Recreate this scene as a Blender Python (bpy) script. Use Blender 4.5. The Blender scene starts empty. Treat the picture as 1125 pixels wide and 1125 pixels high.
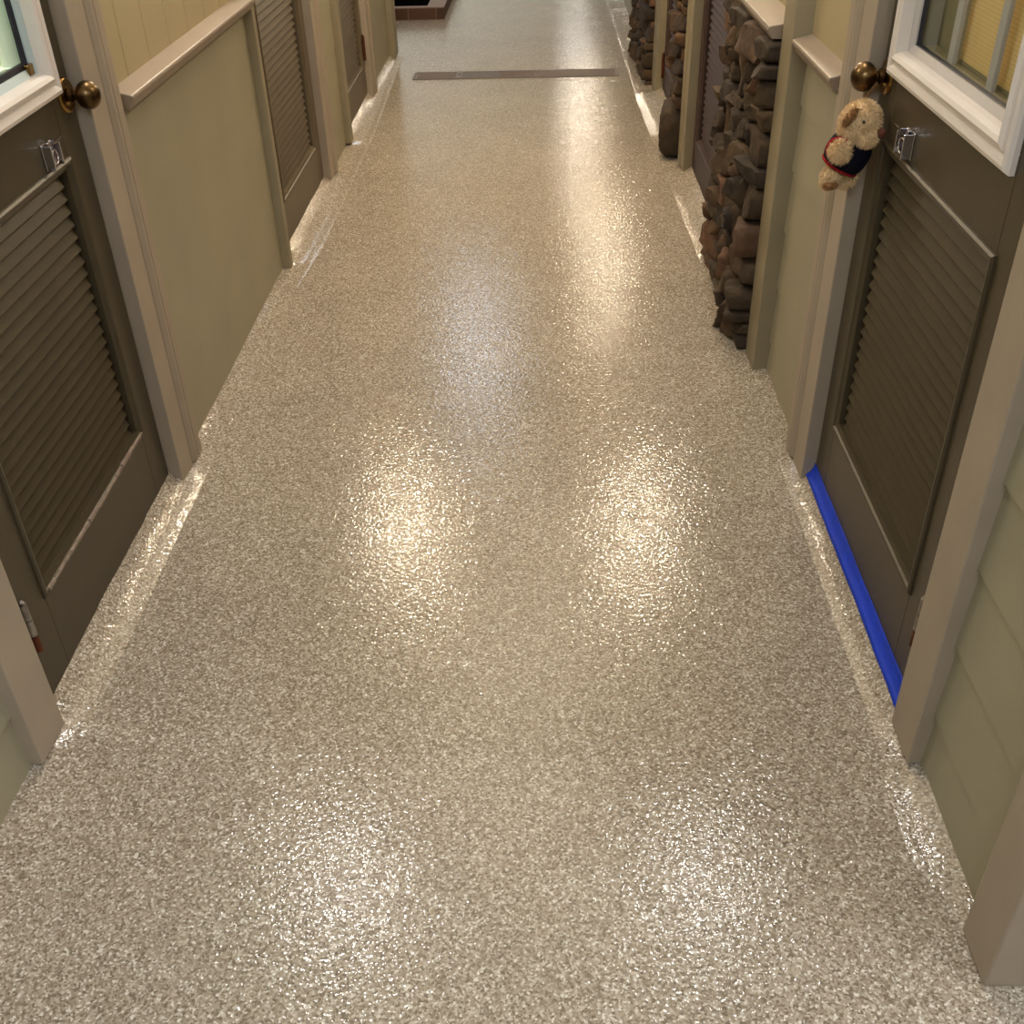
import bpy, bmesh, math, random
from mathutils import Vector, Matrix, noise
random.seed(7)
S = bpy.context.scene
COL = S.collection

# ------------------------------------------------------------------ camera
CAM_R = (0.9993202557132215, 0.027708813790756105, -0.02431559498697784)
CAM_D = (-0.003769069286416092, -0.5793346068347528, -0.8150811048235241)
CAM_F = (-0.03667179621965268, 0.8146187052615055, -0.578836371006602)
cam = bpy.data.cameras.new('camera')
cam.sensor_width = 36.0
cam.lens = 1149.95 / 1125 * 36.0
cam.clip_start = 0.02
cam_o = bpy.data.objects.new('camera', cam)
COL.objects.link(cam_o)
cam_o.matrix_world = Matrix(((CAM_R[0], -CAM_D[0], -CAM_F[0], 0.0), (CAM_R[1], -CAM_D[1], -CAM_F[1], 0.0),
                             (CAM_R[2], -CAM_D[2], -CAM_F[2], 1.45), (0, 0, 0, 1)))
S.camera = cam_o

# ------------------------------------------------------------------ light
S.view_settings.view_transform = 'Standard'
S.view_settings.look = 'None'
S.view_settings.gamma = 1.0
S.view_settings.use_curve_mapping = False
S.view_settings.exposure = 0.18
S.cycles.use_adaptive_sampling = False
S.cycles.caustics_reflective = False
S.cycles.caustics_refractive = False
S.cycles.blur_glossy = 1.0
S.cycles.sample_clamp_indirect = 2.0
W = bpy.data.worlds.new('world')
S.world = W
W.use_nodes = True
W.node_tree.nodes['Background'].inputs[0].default_value = (0.75, 0.85, 1.0, 1)
W.node_tree.nodes['Background'].inputs[1].default_value = 0.10


def point(name, loc, power, color, r=0.07):
    l = bpy.data.lights.new(name, 'POINT')
    l.energy = power; l.color = color; l.shadow_soft_size = r
    o = bpy.data.objects.new(name, l); COL.objects.link(o); o.location = loc
    return o


def area(name, loc, target, sx, sy, power, color):
    l = bpy.data.lights.new(name, 'AREA')
    l.shape = 'RECTANGLE'; l.size = sx; l.size_y = sy; l.energy = power; l.color = color
    o = bpy.data.objects.new(name, l); COL.objects.link(o); o.location = loc
    o.rotation_euler = (Vector(target) - Vector(loc)).to_track_quat('-Z', 'Y').to_euler()
    return o


WARM = (1.0, 0.83, 0.60)
NEUT = (1.0, 0.97, 0.93)
COOL = (0.74, 0.86, 1.0)
point('lantern_light', (-0.80, 2.42, 2.02), 21, NEUT)
point('lantern_light', (0.57, 2.42, 1.98), 16, NEUT)
point('lantern_light', (-0.80, 4.72, 2.0), 38, WARM)
point('lantern_light', (0.49, 4.70, 2.0), 36, WARM)
point('lantern_light', (0.46, 8.30, 2.0), 22, WARM)
point('lantern_light', (0.40, 12.3, 2.0), 20, WARM)
point('lantern_light', (0.40, 15.9, 2.0), 9, NEUT)
area('overhead_light', (-0.15, 4.3, 2.66), (-0.15, 4.3, 0), 0.9, 3.4, 12, WARM)  # added warm fill for the middle of the corridor, no actual fixture
area('overhead_light', (-0.1, -0.5, 2.66), (-0.1, 0.2, 0), 1.2, 1.4, 58, (0.80, 0.90, 1.0))
area('overhead_light', (-0.66, 8.6, 2.9), (-0.66, 8.6, 0), 0.4, 1.2, 14, COOL)
area('daylight', (-3.2, 11.5, 2.6), (-1.6, 10.2, 0.0), 2.0, 2.0, 42, COOL)
area('daylight', (-2.6, 15.5, 2.6), (-0.4, 17.6, 0.8), 2.0, 2.0, 95, COOL)
area('side_light', (1.9, 0.1, 2.3), (0.6, 0.7, 0), 0.9, 0.9, 24, (0.92, 0.95, 1.0))
area('kennel_light', (-1.75, 1.75, 2.2), (-1.2, 1.75, 1.0), 0.6, 0.6, 60, (0.94, 1.0, 0.98))
area('kennel_light', (1.45, 1.75, 2.2), (0.9, 1.75, 1.0), 0.6, 0.6, 28, (1.0, 0.92, 0.76))


# ------------------------------------------------------------------ materials
def lin(c):
    return tuple(((v / 255) / 12.92 if v / 255 <= 0.04045 else ((v / 255 + 0.055) / 1.055) ** 2.4) for v in c) + (1.0,)


def newmat(name):
    m = bpy.data.materials.new(name); m.use_nodes = True
    nt = m.node_tree; return m, nt, nt.nodes['Principled BSDF']


def paint(name, rgb, rough=0.45, vary=0.10, scale=9.0, bump=0.05, bscale=160.0, metal=0.0, spec=0.5):
    m, nt, b = newmat(name)
    tc = nt.nodes.new('ShaderNodeTexCoord')
    n = nt.nodes.new('ShaderNodeTexNoise'); n.inputs['Scale'].default_value = scale; n.inputs['Detail'].default_value = 5
    nt.links.new(tc.outputs['Object'], n.inputs['Vector'])
    r = nt.nodes.new('ShaderNodeValToRGB')
    c = lin(rgb)
    r.color_ramp.elements[0].position = 0.3; r.color_ramp.elements[1].position = 0.7
    r.color_ramp.elements[0].color = tuple(v * (1 - vary) for v in c[:3]) + (1,)
    r.color_ramp.elements[1].color = tuple(min(1, v * (1 + vary)) for v in c[:3]) + (1,)
    nt.links.new(n.outputs['Fac'], r.inputs['Fac']); nt.links.new(r.outputs['Color'], b.inputs['Base Color'])
    b.inputs['Roughness'].default_value = rough; b.inputs['Metallic'].default_value = metal
    b.inputs['Specular IOR Level'].default_value = spec
    if bump:
        n2 = nt.nodes.new('ShaderNodeTexNoise'); n2.inputs['Scale'].default_value = bscale
        nt.links.new(tc.outputs['Object'], n2.inputs['Vector'])
        bp = nt.nodes.new('ShaderNodeBump'); bp.inputs['Strength'].default_value = bump; bp.inputs['Distance'].default_value = 0.01
        nt.links.new(n2.outputs['Fac'], bp.inputs['Height']); nt.links.new(bp.outputs['Normal'], b.inputs['Normal'])
    return m


def flake_floor():
    m, nt, b = newmat('flake_epoxy')
    N = nt.nodes.new; L = nt.links.new
    tc = N('ShaderNodeTexCoord')
    # distort the lookup a little so chips get ragged outlines
    nd = N('ShaderNodeTexNoise'); nd.inputs['Scale'].default_value = 260; nd.inputs['Detail'].default_value = 2
    L(tc.outputs['Object'], nd.inputs['Vector'])
    mx = N('ShaderNodeVectorMath'); mx.operation = 'SCALE'; mx.inputs['Scale'].default_value = 0.005
    L(nd.outputs['Color'], mx.inputs[0])
    ad = N('ShaderNodeVectorMath'); ad.operation = 'ADD'
    L(tc.outputs['Object'], ad.inputs[0]); L(mx.outputs[0], ad.inputs[1])
    v = N('ShaderNodeTexVoronoi'); v.inputs['Scale'].default_value = 290
    L(ad.outputs[0], v.inputs['Vector'])
    sep = N('ShaderNodeSeparateColor'); L(v.outputs['Color'], sep.inputs[0])
    ramp = N('ShaderNodeValToRGB'); ramp.color_ramp.interpolation = 'CONSTANT'
    pal = [(0.0, (121, 109, 93)), (0.14, (139, 127, 110)), (0.30, (154, 141, 124)), (0.50, (165, 153, 136)),
           (0.66, (176, 164, 148)), (0.80, (191, 181, 165)), (0.92, (215, 209, 197))]
    e = ramp.color_ramp.elements
    e[0].position, e[0].color = pal[0][0], lin(pal[0][1])
    e[1].position, e[1].color = pal[1][0], lin(pal[1][1])
    for p, c in pal[2:]:
        k = e.new(p); k.color = lin(c)
    L(sep.outputs[0], ramp.inputs['Fac'])
    # soft mottling from uneven broadcast
    n1 = N('ShaderNodeTexNoise'); n1.inputs['Scale'].default_value = 3.2; n1.inputs['Detail'].default_value = 6
    L(tc.outputs['Object'], n1.inputs['Vector'])
    mr = N('ShaderNodeMapRange'); mr.inputs[1].default_value = 0.3; mr.inputs[2].default_value = 0.7
    mr.inputs[3].default_value = 0.93; mr.inputs[4].default_value = 1.06
    L(n1.outputs['Fac'], mr.inputs[0])
    mul = N('ShaderNodeVectorMath'); mul.operation = 'SCALE'
    L(ramp.outputs['Color'], mul.inputs[0]); L(mr.outputs[0], mul.inputs['Scale'])
    L(mul.outputs[0], b.inputs['Base Color'])
    # chips stand up by different amounts under the clear coat, plus roller orange peel
    n2 = N('ShaderNodeTexNoise'); n2.inputs['Scale'].default_value = 105; n2.inputs['Detail'].default_value = 1.0
    L(tc.outputs['Object'], n2.inputs['Vector'])
    n3 = N('ShaderNodeTexNoise'); n3.inputs['Scale'].default_value = 210; n3.inputs['Detail'].default_value = 2
    L(tc.outputs['Object'], n3.inputs['Vector'])
    a1 = N('ShaderNodeMath'); a1.operation = 'MULTIPLY_ADD'; a1.inputs[1].default_value = 0.12
    L(n3.outputs['Fac'], a1.inputs[0]); L(n2.outputs['Fac'], a1.inputs[2])
    a2 = N('ShaderNodeMath'); a2.operation = 'MULTIPLY_ADD'; a2.inputs[1].default_value = 0.03
    L(v.outputs['Distance'], a2.inputs[0]); L(a1.outputs[0], a2.inputs[2])
    bp = N('ShaderNodeBump'); bp.inputs['Strength'].default_value = 0.5; bp.inputs['Distance'].default_value = 0.0022
    L(a2.outputs[0], bp.inputs['Height']); L(bp.outputs['Normal'], b.inputs['Normal'])
    b.inputs['Roughness'].default_value = 0.05
    b.inputs['Specular IOR Level'].default_value = 0.5
    return m


def stone_mat():
    m, nt, b = newmat('ledger_stone')
    N = nt.nodes.new; L = nt.links.new
    g = N('ShaderNodeNewGeometry')
    ramp = N('ShaderNodeValToRGB')
    pal = [(0.0, (36, 26, 17)), (0.2, (54, 40, 25)), (0.4, (72, 55, 34)), (0.55, (58, 46, 32)),
           (0.7, (96, 68, 48)), (0.85, (76, 56, 30)), (1.0, (46, 36, 26))]
    e = ramp.color_ramp.elements
    e[0].position, e[0].color = pal[0][0], lin(pal[0][1]); e[1].position, e[1].color = 1.0, lin(pal[-1][1])
    for p, c in pal[1:-1]:
        k = e.new(p); k.color = lin(c)
    L(g.outputs['Random Per Island'], ramp.inputs['Fac'])
    tc = N('ShaderNodeTexCoord')
    n = N('ShaderNodeTexNoise'); n.inputs['Scale'].default_value = 22; n.inputs['Detail'].default_value = 8
    L(tc.outputs['Object'], n.inputs['Vector'])
    mr = N('ShaderNodeMapRange'); mr.inputs[1].default_value = 0.25; mr.inputs[2].default_value = 0.75
    mr.inputs[3].default_value = 0.6; mr.inputs[4].default_value = 1.35
    L(n.outputs['Fac'], mr.inputs[0])
    mul = N('ShaderNodeVectorMath'); mul.operation = 'SCALE'
    L(ramp.outputs['Color'], mul.inputs[0]); L(mr.outputs[0], mul.inputs['Scale']); L(mul.outputs[0], b.inputs['Base Color'])
    bp = N('ShaderNodeBump'); bp.inputs['Strength'].default_value = 0.6; bp.inputs['Distance'].default_value = 0.02
    L(n.outputs['Fac'], bp.inputs['Height']); L(bp.outputs['Normal'], b.inputs['Normal'])
    b.inputs['Roughness'].default_value = 0.85
    return m


def glass_mat():
    m, nt, b = newmat('window_glass')
    tr = nt.nodes.new('ShaderNodeBsdfTransparent'); tr.inputs[0].default_value = (0.95, 0.97, 0.96, 1)
    gl = nt.nodes.new('ShaderNodeBsdfGlossy'); gl.inputs['Roughness'].default_value = 0.03
    mx = nt.nodes.new('ShaderNodeMixShader'); fr = nt.nodes.new('ShaderNodeFresnel'); fr.inputs[0].default_value = 1.45
    ge = nt.nodes.new('ShaderNodeNewGeometry'); iv = nt.nodes.new('ShaderNodeMath'); iv.operation = 'SUBTRACT'; iv.inputs[0].default_value = 1.0
    mu = nt.nodes.new('ShaderNodeMath'); mu.operation = 'MULTIPLY'
    nt.links.new(ge.outputs['Backfacing'], iv.inputs[1]); nt.links.new(iv.outputs[0], mu.inputs[0]); nt.links.new(fr.outputs[0], mu.inputs[1])
    nt.links.new(mu.outputs[0], mx.inputs[0]); nt.links.new(tr.outputs[0], mx.inputs[1]); nt.links.new(gl.outputs[0], mx.inputs[2])
    nt.links.new(mx.outputs[0], nt.nodes['Material Output'].inputs[0])
    return m


def woven(name, rgb, trans, sx=260, sz=260):
    m, nt, b = newmat(name)
    N = nt.nodes.new; L = nt.links.new
    tc = N('ShaderNodeTexCoord')
    w1 = N('ShaderNodeTexWave'); w1.bands_direction = 'Z'; w1.inputs['Scale'].default_value = sz / 6.28; w1.inputs['Distortion'].default_value = 0.6
    w2 = N('ShaderNodeTexWave'); w2.bands_direction = 'Y'; w2.inputs['Scale'].default_value = sx / 6.28; w2.inputs['Distortion'].default_value = 0.6
    L(tc.outputs['Object'], w1.inputs['Vector']); L(tc.outputs['Object'], w2.inputs['Vector'])
    ad = N('ShaderNodeMath'); ad.operation = 'ADD'; L(w1.outputs['Fac'], ad.inputs[0]); L(w2.outputs['Fac'], ad.inputs[1])
    mr = N('ShaderNodeMapRange'); mr.inputs[1].default_value = 0; mr.inputs[2].default_value = 2
    mr.inputs[3].default_value = 0.86; mr.inputs[4].default_value = 1.1; L(ad.outputs[0], mr.inputs[0])
    sc = N('ShaderNodeVectorMath'); sc.operation = 'SCALE'; sc.inputs[0].default_value = lin(rgb)[:3]; L(mr.outputs[0], sc.inputs['Scale'])
    L(sc.outputs[0], b.inputs['Base Color']); b.inputs['Roughness'].default_value = 0.9
    tl = N('ShaderNodeBsdfTranslucent'); L(sc.outputs[0], tl.inputs[0])
    mx = N('ShaderNodeMixShader'); mx.inputs[0].default_value = trans
    L(b.outputs[0], mx.inputs[1]); L(tl.outputs[0], mx.inputs[2]); L(mx.outputs[0], nt.nodes['Material Output'].inputs[0])
    return m


M = {}
M['floor'] = flake_floor()
M['siding'] = paint('sage_siding_paint', (157, 150, 126), 0.5, 0.05, 5, 0.04, 120)
M['panel'] = paint('cream_panel_paint', (172, 157, 122), 0.5, 0.04, 5, 0.03, 120)
M['casing'] = paint('taupe_trim_paint', (160, 146, 128), 0.42, 0.06, 7, 0.04, 120)
M['rail'] = paint('mauve_taupe_rail_paint', (138, 122, 105), 0.4, 0.06, 7, 0.04, 120)
M['corner'] = paint('sage_trim_paint', (142, 131, 106), 0.45, 0.06, 7, 0.04, 120)
M['door'] = paint('dark_olive_door_paint', (67, 58, 41), 0.38, 0.08, 8, 0.04, 140)
M['door_lit'] = paint('lit_door_paint', (96, 84, 66), 0.36, 0.08, 8, 0.04, 140)  # door paint made lighter, with the light on these doors put into the colour
M['door_plum'] = paint('plum_brown_door_paint', (66, 51, 46), 0.5, 0.08, 8, 0.04, 140, spec=0.25)
M['worn'] = paint('worn_pale_wood', (150, 132, 118), 0.7, 0.35, 60, 0.2, 90)
M['white'] = paint('white_vinyl', (226, 216, 208), 0.35, 0.03, 12, 0.02, 80)
M['muntin'] = paint('grey_white_vinyl', (190, 184, 180), 0.4, 0.03, 12, 0.0)
M['bead'] = paint('pale_blue_vinyl', (182, 198, 200), 0.35, 0.03, 12, 0.0)
M['gasket'] = paint('black_rubber', (26, 26, 38), 0.4, 0.1, 20, 0.0)
M['reveal'] = paint('drab_olive_reveal', (136, 126, 96), 0.5, 0.05, 8, 0.0)
M['reveal_grey'] = paint('grey_green_reveal', (176, 182, 164), 0.5, 0.05, 8, 0.0)
M['glass'] = glass_mat()
M['blind_cream'] = woven('cream_blind_fabric', (226, 204, 150), 0.3, 420, 300)
M['blind_mint'] = woven('pale_mint_blind_fabric', (222, 232, 218), 0.5, 300, 300)
M['brass'] = paint('aged_brass', (150, 118, 66), 0.24, 0.25, 30, 0.03, 60, 1.0)
M['bronze'] = paint('dark_aged_brass', (94, 74, 48), 0.3, 0.3, 26, 0.04, 60, 1.0)
M['rust'] = paint('rusty_steel', (92, 44, 22), 0.6, 0.4, 50, 0.3, 120, 0.4)
M['steel'] = paint('worn_steel', (150, 145, 138), 0.4, 0.3, 60, 0.1, 120, 0.8)
M['chrome'] = paint('chrome', (214, 210, 214), 0.14, 0.04, 20, 0.0, 60, 1.0)
M['dark'] = paint('dark_interior_shade', (30, 26, 20), 0.9, 0.1, 8, 0.0)  # near-black colour standing for the shade behind the louvers
M['tape'] = paint('blue_masking_tape', (10, 58, 196), 0.5, 0.08, 30, 0.10, 260)
M['stone'] = stone_mat()
M['mortar'] = paint('shadowed_mortar', (30, 24, 18), 0.95, 0.2, 30, 0.4, 60)
M['drain'] = paint('taupe_drain_cover', (122, 108, 98), 0.5, 0.12, 20, 0.1, 90)
M['drain_brown'] = paint('brown_drain_cover', (118, 98, 88), 0.5, 0.12, 20, 0.1, 90)
M['drain_grey'] = paint('grey_drain_cover', (120, 114, 110), 0.5, 0.12, 20, 0.1, 90)
M['black'] = paint('black_soil', (8, 7, 7), 1.0, 0.2, 30, 0.3, 40, spec=0.0)
M['plaster'] = paint('warm_white_plaster', (226, 216, 198), 0.8, 0.03, 4, 0.0)
M['fur'] = paint('cream_plush', (226, 196, 152), 0.9, 0.12, 60, 0.0, spec=0.1)
M['fur_tan'] = paint('tan_plush', (148, 108, 70), 0.9, 0.15, 60, 0.0, spec=0.1)
M['nose'] = paint('brown_plush_felt', (94, 48, 28), 0.8, 0.1, 60, 0.0)
M['navy'] = paint('navy_knit', (16, 16, 28), 0.9, 0.25, 120, 0.2, 300, spec=0.15)
M['red'] = paint('red_knit', (150, 28, 34), 0.85, 0.15, 120, 0.2, 300, spec=0.15)


def brick_mat():
    m, nt, b = newmat('brown_brick')
    N = nt.nodes.new; L = nt.links.new
    tc = N('ShaderNodeTexCoord')
    mp = N('ShaderNodeMapping'); mp.inputs['Rotation'].default_value = (math.pi / 2, 0, 0)
    L(tc.outputs['Object'], mp.inputs[0])
    br = N('ShaderNodeTexBrick'); br.inputs['Scale'].default_value = 1.0
    br.inputs['Color1'].default_value = lin((92, 62, 48)); br.inputs['Color2'].default_value = lin((70, 46, 38))
    br.inputs['Mortar'].default_value = lin((120, 96, 80)); br.inputs['Mortar Size'].default_value = 0.004
    br.inputs['Brick Width'].default_value = 0.20; br.inputs['Row Height'].default_value = 0.2
    L(mp.outputs[0], br.inputs['Vector']); L(br.outputs['Color'], b.inputs['Base Color'])
    b.inputs['Roughness'].default_value = 0.75
    return m


M['brick'] = brick_mat()
M['brick_top'] = paint('dusty_brick_top', (140, 120, 110), 0.7, 0.15, 20, 0.1, 60)


# ------------------------------------------------------------------ helpers
def wx(side, u, d):
    return (-0.903 - 0.0065 * u + d) if side == 'L' else (0.637 - 0.0115 * u - d)


def P(side, u, d, z):
    return Vector((wx(side, u, d), u, z))


class MB:
    """collects world-space geometry for one mesh object"""
    def __init__(self):
        self.v = []; self.f = []; self.mi = []

    def add(self, verts, faces, mi=0):
        o = len(self.v)
        self.v += [Vector(v) for v in verts]
        self.f += [tuple(i + o for i in f) for f in faces]
        self.mi += [mi] * len(faces)

    def box(self, side, u0, u1, d0, d1, z0, z1, mi=0):
        vs = [P(side, u, d, z) for z in (z0, z1) for d in (d0, d1) for u in (u0, u1)]
        self.add(vs, [(0, 1, 3, 2), (4, 6, 7, 5), (0, 4, 5, 1), (2, 3, 7, 6), (0, 2, 6, 4), (1, 5, 7, 3)], mi)

    def wbox(self, x0, x1, y0, y1, z0, z1, mi=0):
        vs = [(x, y, z) for z in (z0, z1) for y in (y0, y1) for x in (x0, x1)]
        self.add(vs, [(0, 1, 3, 2), (4, 6, 7, 5), (0, 4, 5, 1), (2, 3, 7, 6), (0, 2, 6, 4), (1, 5, 7, 3)], mi)

    def prism(self, ring0, ring1, mi=0, caps=True):
        n = len(ring0)
        fs = [(i, (i + 1) % n, n + (i + 1) % n, n + i) for i in range(n)]
        if caps:
            fs += [tuple(range(n))[::-1], tuple(range(n, 2 * n))]
        self.add(list(ring0) + list(ring1), fs, mi)

    def vert_profile(self, side, pts, z0, z1, mi=0):      # (u, d) outline pulled up along z
        self.prism([P(side, u, d, z0) for u, d in pts], [P(side, u, d, z1) for u, d in pts], mi)

    def long_profile(self, side, pts, u0, u1, mi=0):      # (d, z) outline pulled along the wall
        self.prism([P(side, u0, d, z) for d, z in pts], [P(side, u1, d, z) for d, z in pts], mi)

    def rect_sweep(self, side, u0, u1, z0, z1, prof, mi=0):   # (inset, d) swept round a mitred rectangle
        n = len(prof); vs = []
        for ins, d in prof:
            vs += [P(side, u0 + ins, d, z0 + ins), P(side, u1 - ins, d, z0 + ins), P(side, u1 - ins, d, z1 - ins), P(side, u0 + ins, d, z1 - ins)]
        fs = [(4 * i + k, 4 * i + (k + 1) % 4, 4 * i + 4 + (k + 1) % 4, 4 * i + 4 + k) for i in range(n - 1) for k in range(4)]
        self.add(vs, fs, mi)

    def lathe(self, c, ax, prof, seg=28, mi=0):            # (r, along) rings about axis ax from point c
        ax = Vector(ax).normalized(); a = ax.orthogonal().normalized(); b = ax.cross(a)
        vs = []
        for r, t in prof:
            for k in range(seg):
                th = 2 * math.pi * k / seg
                vs.append(Vector(c) + ax * t + (a * math.cos(th) + b * math.sin(th)) * max(r, 1e-5))
        fs = [(i * seg + k, i * seg + (k + 1) % seg, (i + 1) * seg + (k + 1) % seg, (i + 1) * seg + k)
              for i in range(len(prof) - 1) for k in range(seg)]
        fs += [tuple(range(seg))[::-1], tuple(range((len(prof) - 1) * seg, len(prof) * seg))]
        self.add(vs, fs, mi)

    def tube(self, pts, r, seg=8, mi=0):
        pts = [Vector(p) for p in pts]; vs = []
        for i, p in enumerate(pts):
            t = (pts[min(i + 1, len(pts) - 1)] - pts[max(i - 1, 0)]).normalized()
            a = t.orthogonal().normalized() if i == 0 else (a - t * a.dot(t)).normalized()
            b = t.cross(a)
            vs += [p + (a * math.cos(2 * math.pi * k / seg) + b * math.sin(2 * math.pi * k / seg)) * r for k in range(seg)]
        fs = [(i * seg + k, i * seg + (k + 1) % seg, (i + 1) * seg + (k + 1) % seg, (i + 1) * seg + k)
              for i in range(len(pts) - 1) for k in range(seg)]
        fs += [tuple(range(seg))[::-1], tuple(range((len(pts) - 1) * seg, len(pts) * seg))]
        self.add(vs, fs, mi)

    def build(self, name, mats, parent=None, origin=None, smooth=False, bevel=0.0):
        if not isinstance(mats, (list, tuple)):
            mats = [mats]
        if parent is not None:
            po = Vector(parent['_o'])
            org = po if origin is None else Vector(origin)
        else:
            org = Vector(origin) if origin is not None else Vector((sum((v.x for v in self.v)) / len(self.v),
                                                                    sum((v.y for v in self.v)) / len(self.v), min(v.z for v in self.v)))
        me = bpy.data.meshes.new(name)
        me.from_pydata([v - org for v in self.v], [], self.f)
        for m in mats:
            me.materials.append(m)
        for p, i in zip(me.polygons, self.mi):
            p.material_index = i; p.use_smooth = smooth
        bm = bmesh.new(); bm.from_mesh(me); bmesh.ops.recalc_face_normals(bm, faces=bm.faces[:]); bm.to_mesh(me); bm.free()
        o = bpy.data.objects.new(name, me); COL.objects.link(o)
        o['_o'] = tuple(org)
        if parent is not None:
            o.parent = parent; o.location = org - Vector(parent['_o'])
        else:
            o.location = org
        if bevel:
            b = o.modifiers.new('bevel', 'BEVEL'); b.width = bevel; b.segments = 2; b.limit_method = 'ANGLE'; b.angle_limit = math.radians(40)
        if smooth:
            try:
                me.set_sharp_from_angle(angle=math.radians(50))
            except Exception:
                pass
        return o


def empty(name, loc):
    o = bpy.data.objects.new(name, None); COL.objects.link(o); o.location = loc; o['_o'] = tuple(loc)
    o.empty_display_size = 0.05
    return o


def tag(o, label, cat, group=None, kind=None):
    o['label'] = label; o['category'] = cat
    if group: o['group'] = group
    if kind: o['kind'] = kind
    return o


def struct(o, label, cat):
    return tag(o, label, cat, kind='structure')


# ------------------------------------------------------------------ floor and cove
mb = MB()
mb.wbox(-6.0, 2.6, -3.0, 18.0, -0.08, 0.0)
struct(mb.build('floor', M['floor'], origin=(0, 0, 0)), 'glossy beige flake epoxy floor running down the corridor', 'floor')


def cove(name, side, y0, y1, wfun, label):
    mb = MB(); n = int((y1 - y0) / 0.025); k = 9; vs = []
    for i in range(n + 1):
        u = y0 + (y1 - y0) * i / n
        w, hgt, back, rid = wfun(u)
        for j in range(k):
            t = j / (k - 1)                                    # 0 at the wall, 1 at the floor
            d = back + (w - back) * t
            z = hgt * (1 - t) ** 1.7 + rid * 0.0030 * math.exp(-((t - 0.9) / 0.06) ** 2) + (0.0006 if t < 1 else -0.001)
            z += 0.0015 * noise.noise(Vector((d * 60, u * 25, 0))) * (1 - t)
            vs.append(P(side, u, d, z))
    fs = [(i * k + j, i * k + j + 1, (i + 1) * k + j + 1, (i + 1) * k + j) for i in range(n) for j in range(k - 1)]
    mb.add(vs, fs)
    struct(mb.build(name, M['floor'], origin=(0, 0, 0), smooth=True), label, 'baseboard')


def doorness(u, spans):
    """1 in front of a door, falling to 0 behind the outer edges of its casings"""
    return max(min(1, max(0, (u - a) / b), max(0, (c - u) / d)) for a, b, c, d in spans)


def wl(u):
    q = doorness(u, ((1.27, 0.12, 2.29, 0.15), (3.56, 0.05, 4.66, 0.16), (5.06, 0.05, 9.0, 0.1)))
    w = 0.045 + 0.035 * min(1, max(0, (u - 3.3) / 0.5))
    if u > 5.3: w -= 0.03 * min(1, (u - 5.3) / 1.2)
    h = 0.012 + 0.034 * q + 0.005 * noise.noise(Vector((u * 5, 1.3, 0))) + 0.004 * noise.noise(Vector((u * 19, 4.3, 0)))
    return w, h, -0.032, 1.0 if u > 3.4 else 0.12


def wr(u):
    q = doorness(u, ((1.28, 0.13, 2.29, 0.15), (3.6, 0.05, 4.66, 0.1), (5.10, 0.05, 6.0, 0.1)))
    w = 0.035 + 0.075 * min(1, max(0, (u - 2.2) / 3.6))
    h = 0.012 + 0.034 * q + 0.005 * noise.noise(Vector((u * 5, 7.3, 0))) + 0.004 * noise.noise(Vector((u * 19, 9.3, 0)))
    if u < 1.25: w = 0.05 * min(1, max(0.02, (u - 0.93) / 0.14)); h += 0.010
    return w, h, -0.032, 0.2 if u > 3.4 else 0.05


cove('baseboard_left', 'L', -1.5, 6.93, wl, 'flake coated cove curving up to the foot of the left wall')
cove('baseboard_right', 'R', 0.93, 9.0, wr, 'flake coated cove curving up to the foot of the right wall')


# ------------------------------------------------------------------ walls
def lap(mb, side, u0, u1, z0, z1, t, d0=-0.030, exposure=0.157, first=0.133, mi=0):
    zs = [z0]
    z = first
    while z < z1 - 0.02:
        zs.append(z); z += exposure
    zs.append(z1)
    for a, b in zip(zs[:-1], zs[1:]):
        mb.long_profile(side, [(d0 - 0.012, a), (d0 + t, a), (d0 + 0.001, b + 0.004), (d0 - 0.012, b + 0.004)], u0, u1, mi)


def grooved(mb, side, u0, u1, z0, z1, grooves, d=-0.030, mi=0):
    pts = [(u0, d)]
    for g in grooves:
        pts += [(g - 0.003, d), (g, d - 0.006), (g + 0.003, d)]
    pts += [(u1, d), (u1, d - 0.015), (u0, d - 0.015)]
    mb.vert_profile(side, pts, z0, z1, mi)


def backing(name, side, spans, top=2.7, hole=None):
    mb = MB()
    for a, b, z0, z1 in spans:
        mb.box(side, a, b, -0.20, -0.045, z0, z1)
    return mb.build(name, M['plaster'], origin=(wx(side, 2, -0.1), 2, 0))


D1 = (1.36, 2.155)
wl_o = backing('wall_left', 'L', [(-3.0, 1.345, 0, 2.7), (1.345, 2.17, 2.06, 2.7), (2.17, 3.575, 0, 2.7), (3.575, 4.48, 2.06, 2.7), (4.48, 5.09, 0, 2.7), (5.09, 5.88, 2.06, 2.7), (5.88, 6.95, 0, 2.7)])
struct(wl_o, 'left corridor wall of sage lap siding below and cream panels above', 'wall')
mb = MB(); lap(mb, 'L', -3.0, 1.30, 0.005, 2.6, 0.007); mb.build('siding', M['siding'], wl_o)
mb = MB(); lap(mb, 'L', 2.25, 3.56, 0.005, 0.86, 0.0018); mb.build('siding', M['siding'], wl_o)
mb = MB(); grooved(mb, 'L', 2.25, 3.56, 0.86, 2.6, [2.474 + 0.1655 * i for i in range(7)]); mb.build('upper_panel', M['panel'], wl_o)
mb = MB(); lap(mb, 'L', 4.55, 5.05, 0.005, 2.6, 0.0035); mb.build('siding', M['siding'], wl_o)
mb = MB(); lap(mb, 'L', 5.88, 6.90, 0.005, 2.6, 0.0035); mb.build('siding', M['siding'], wl_o)

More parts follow.
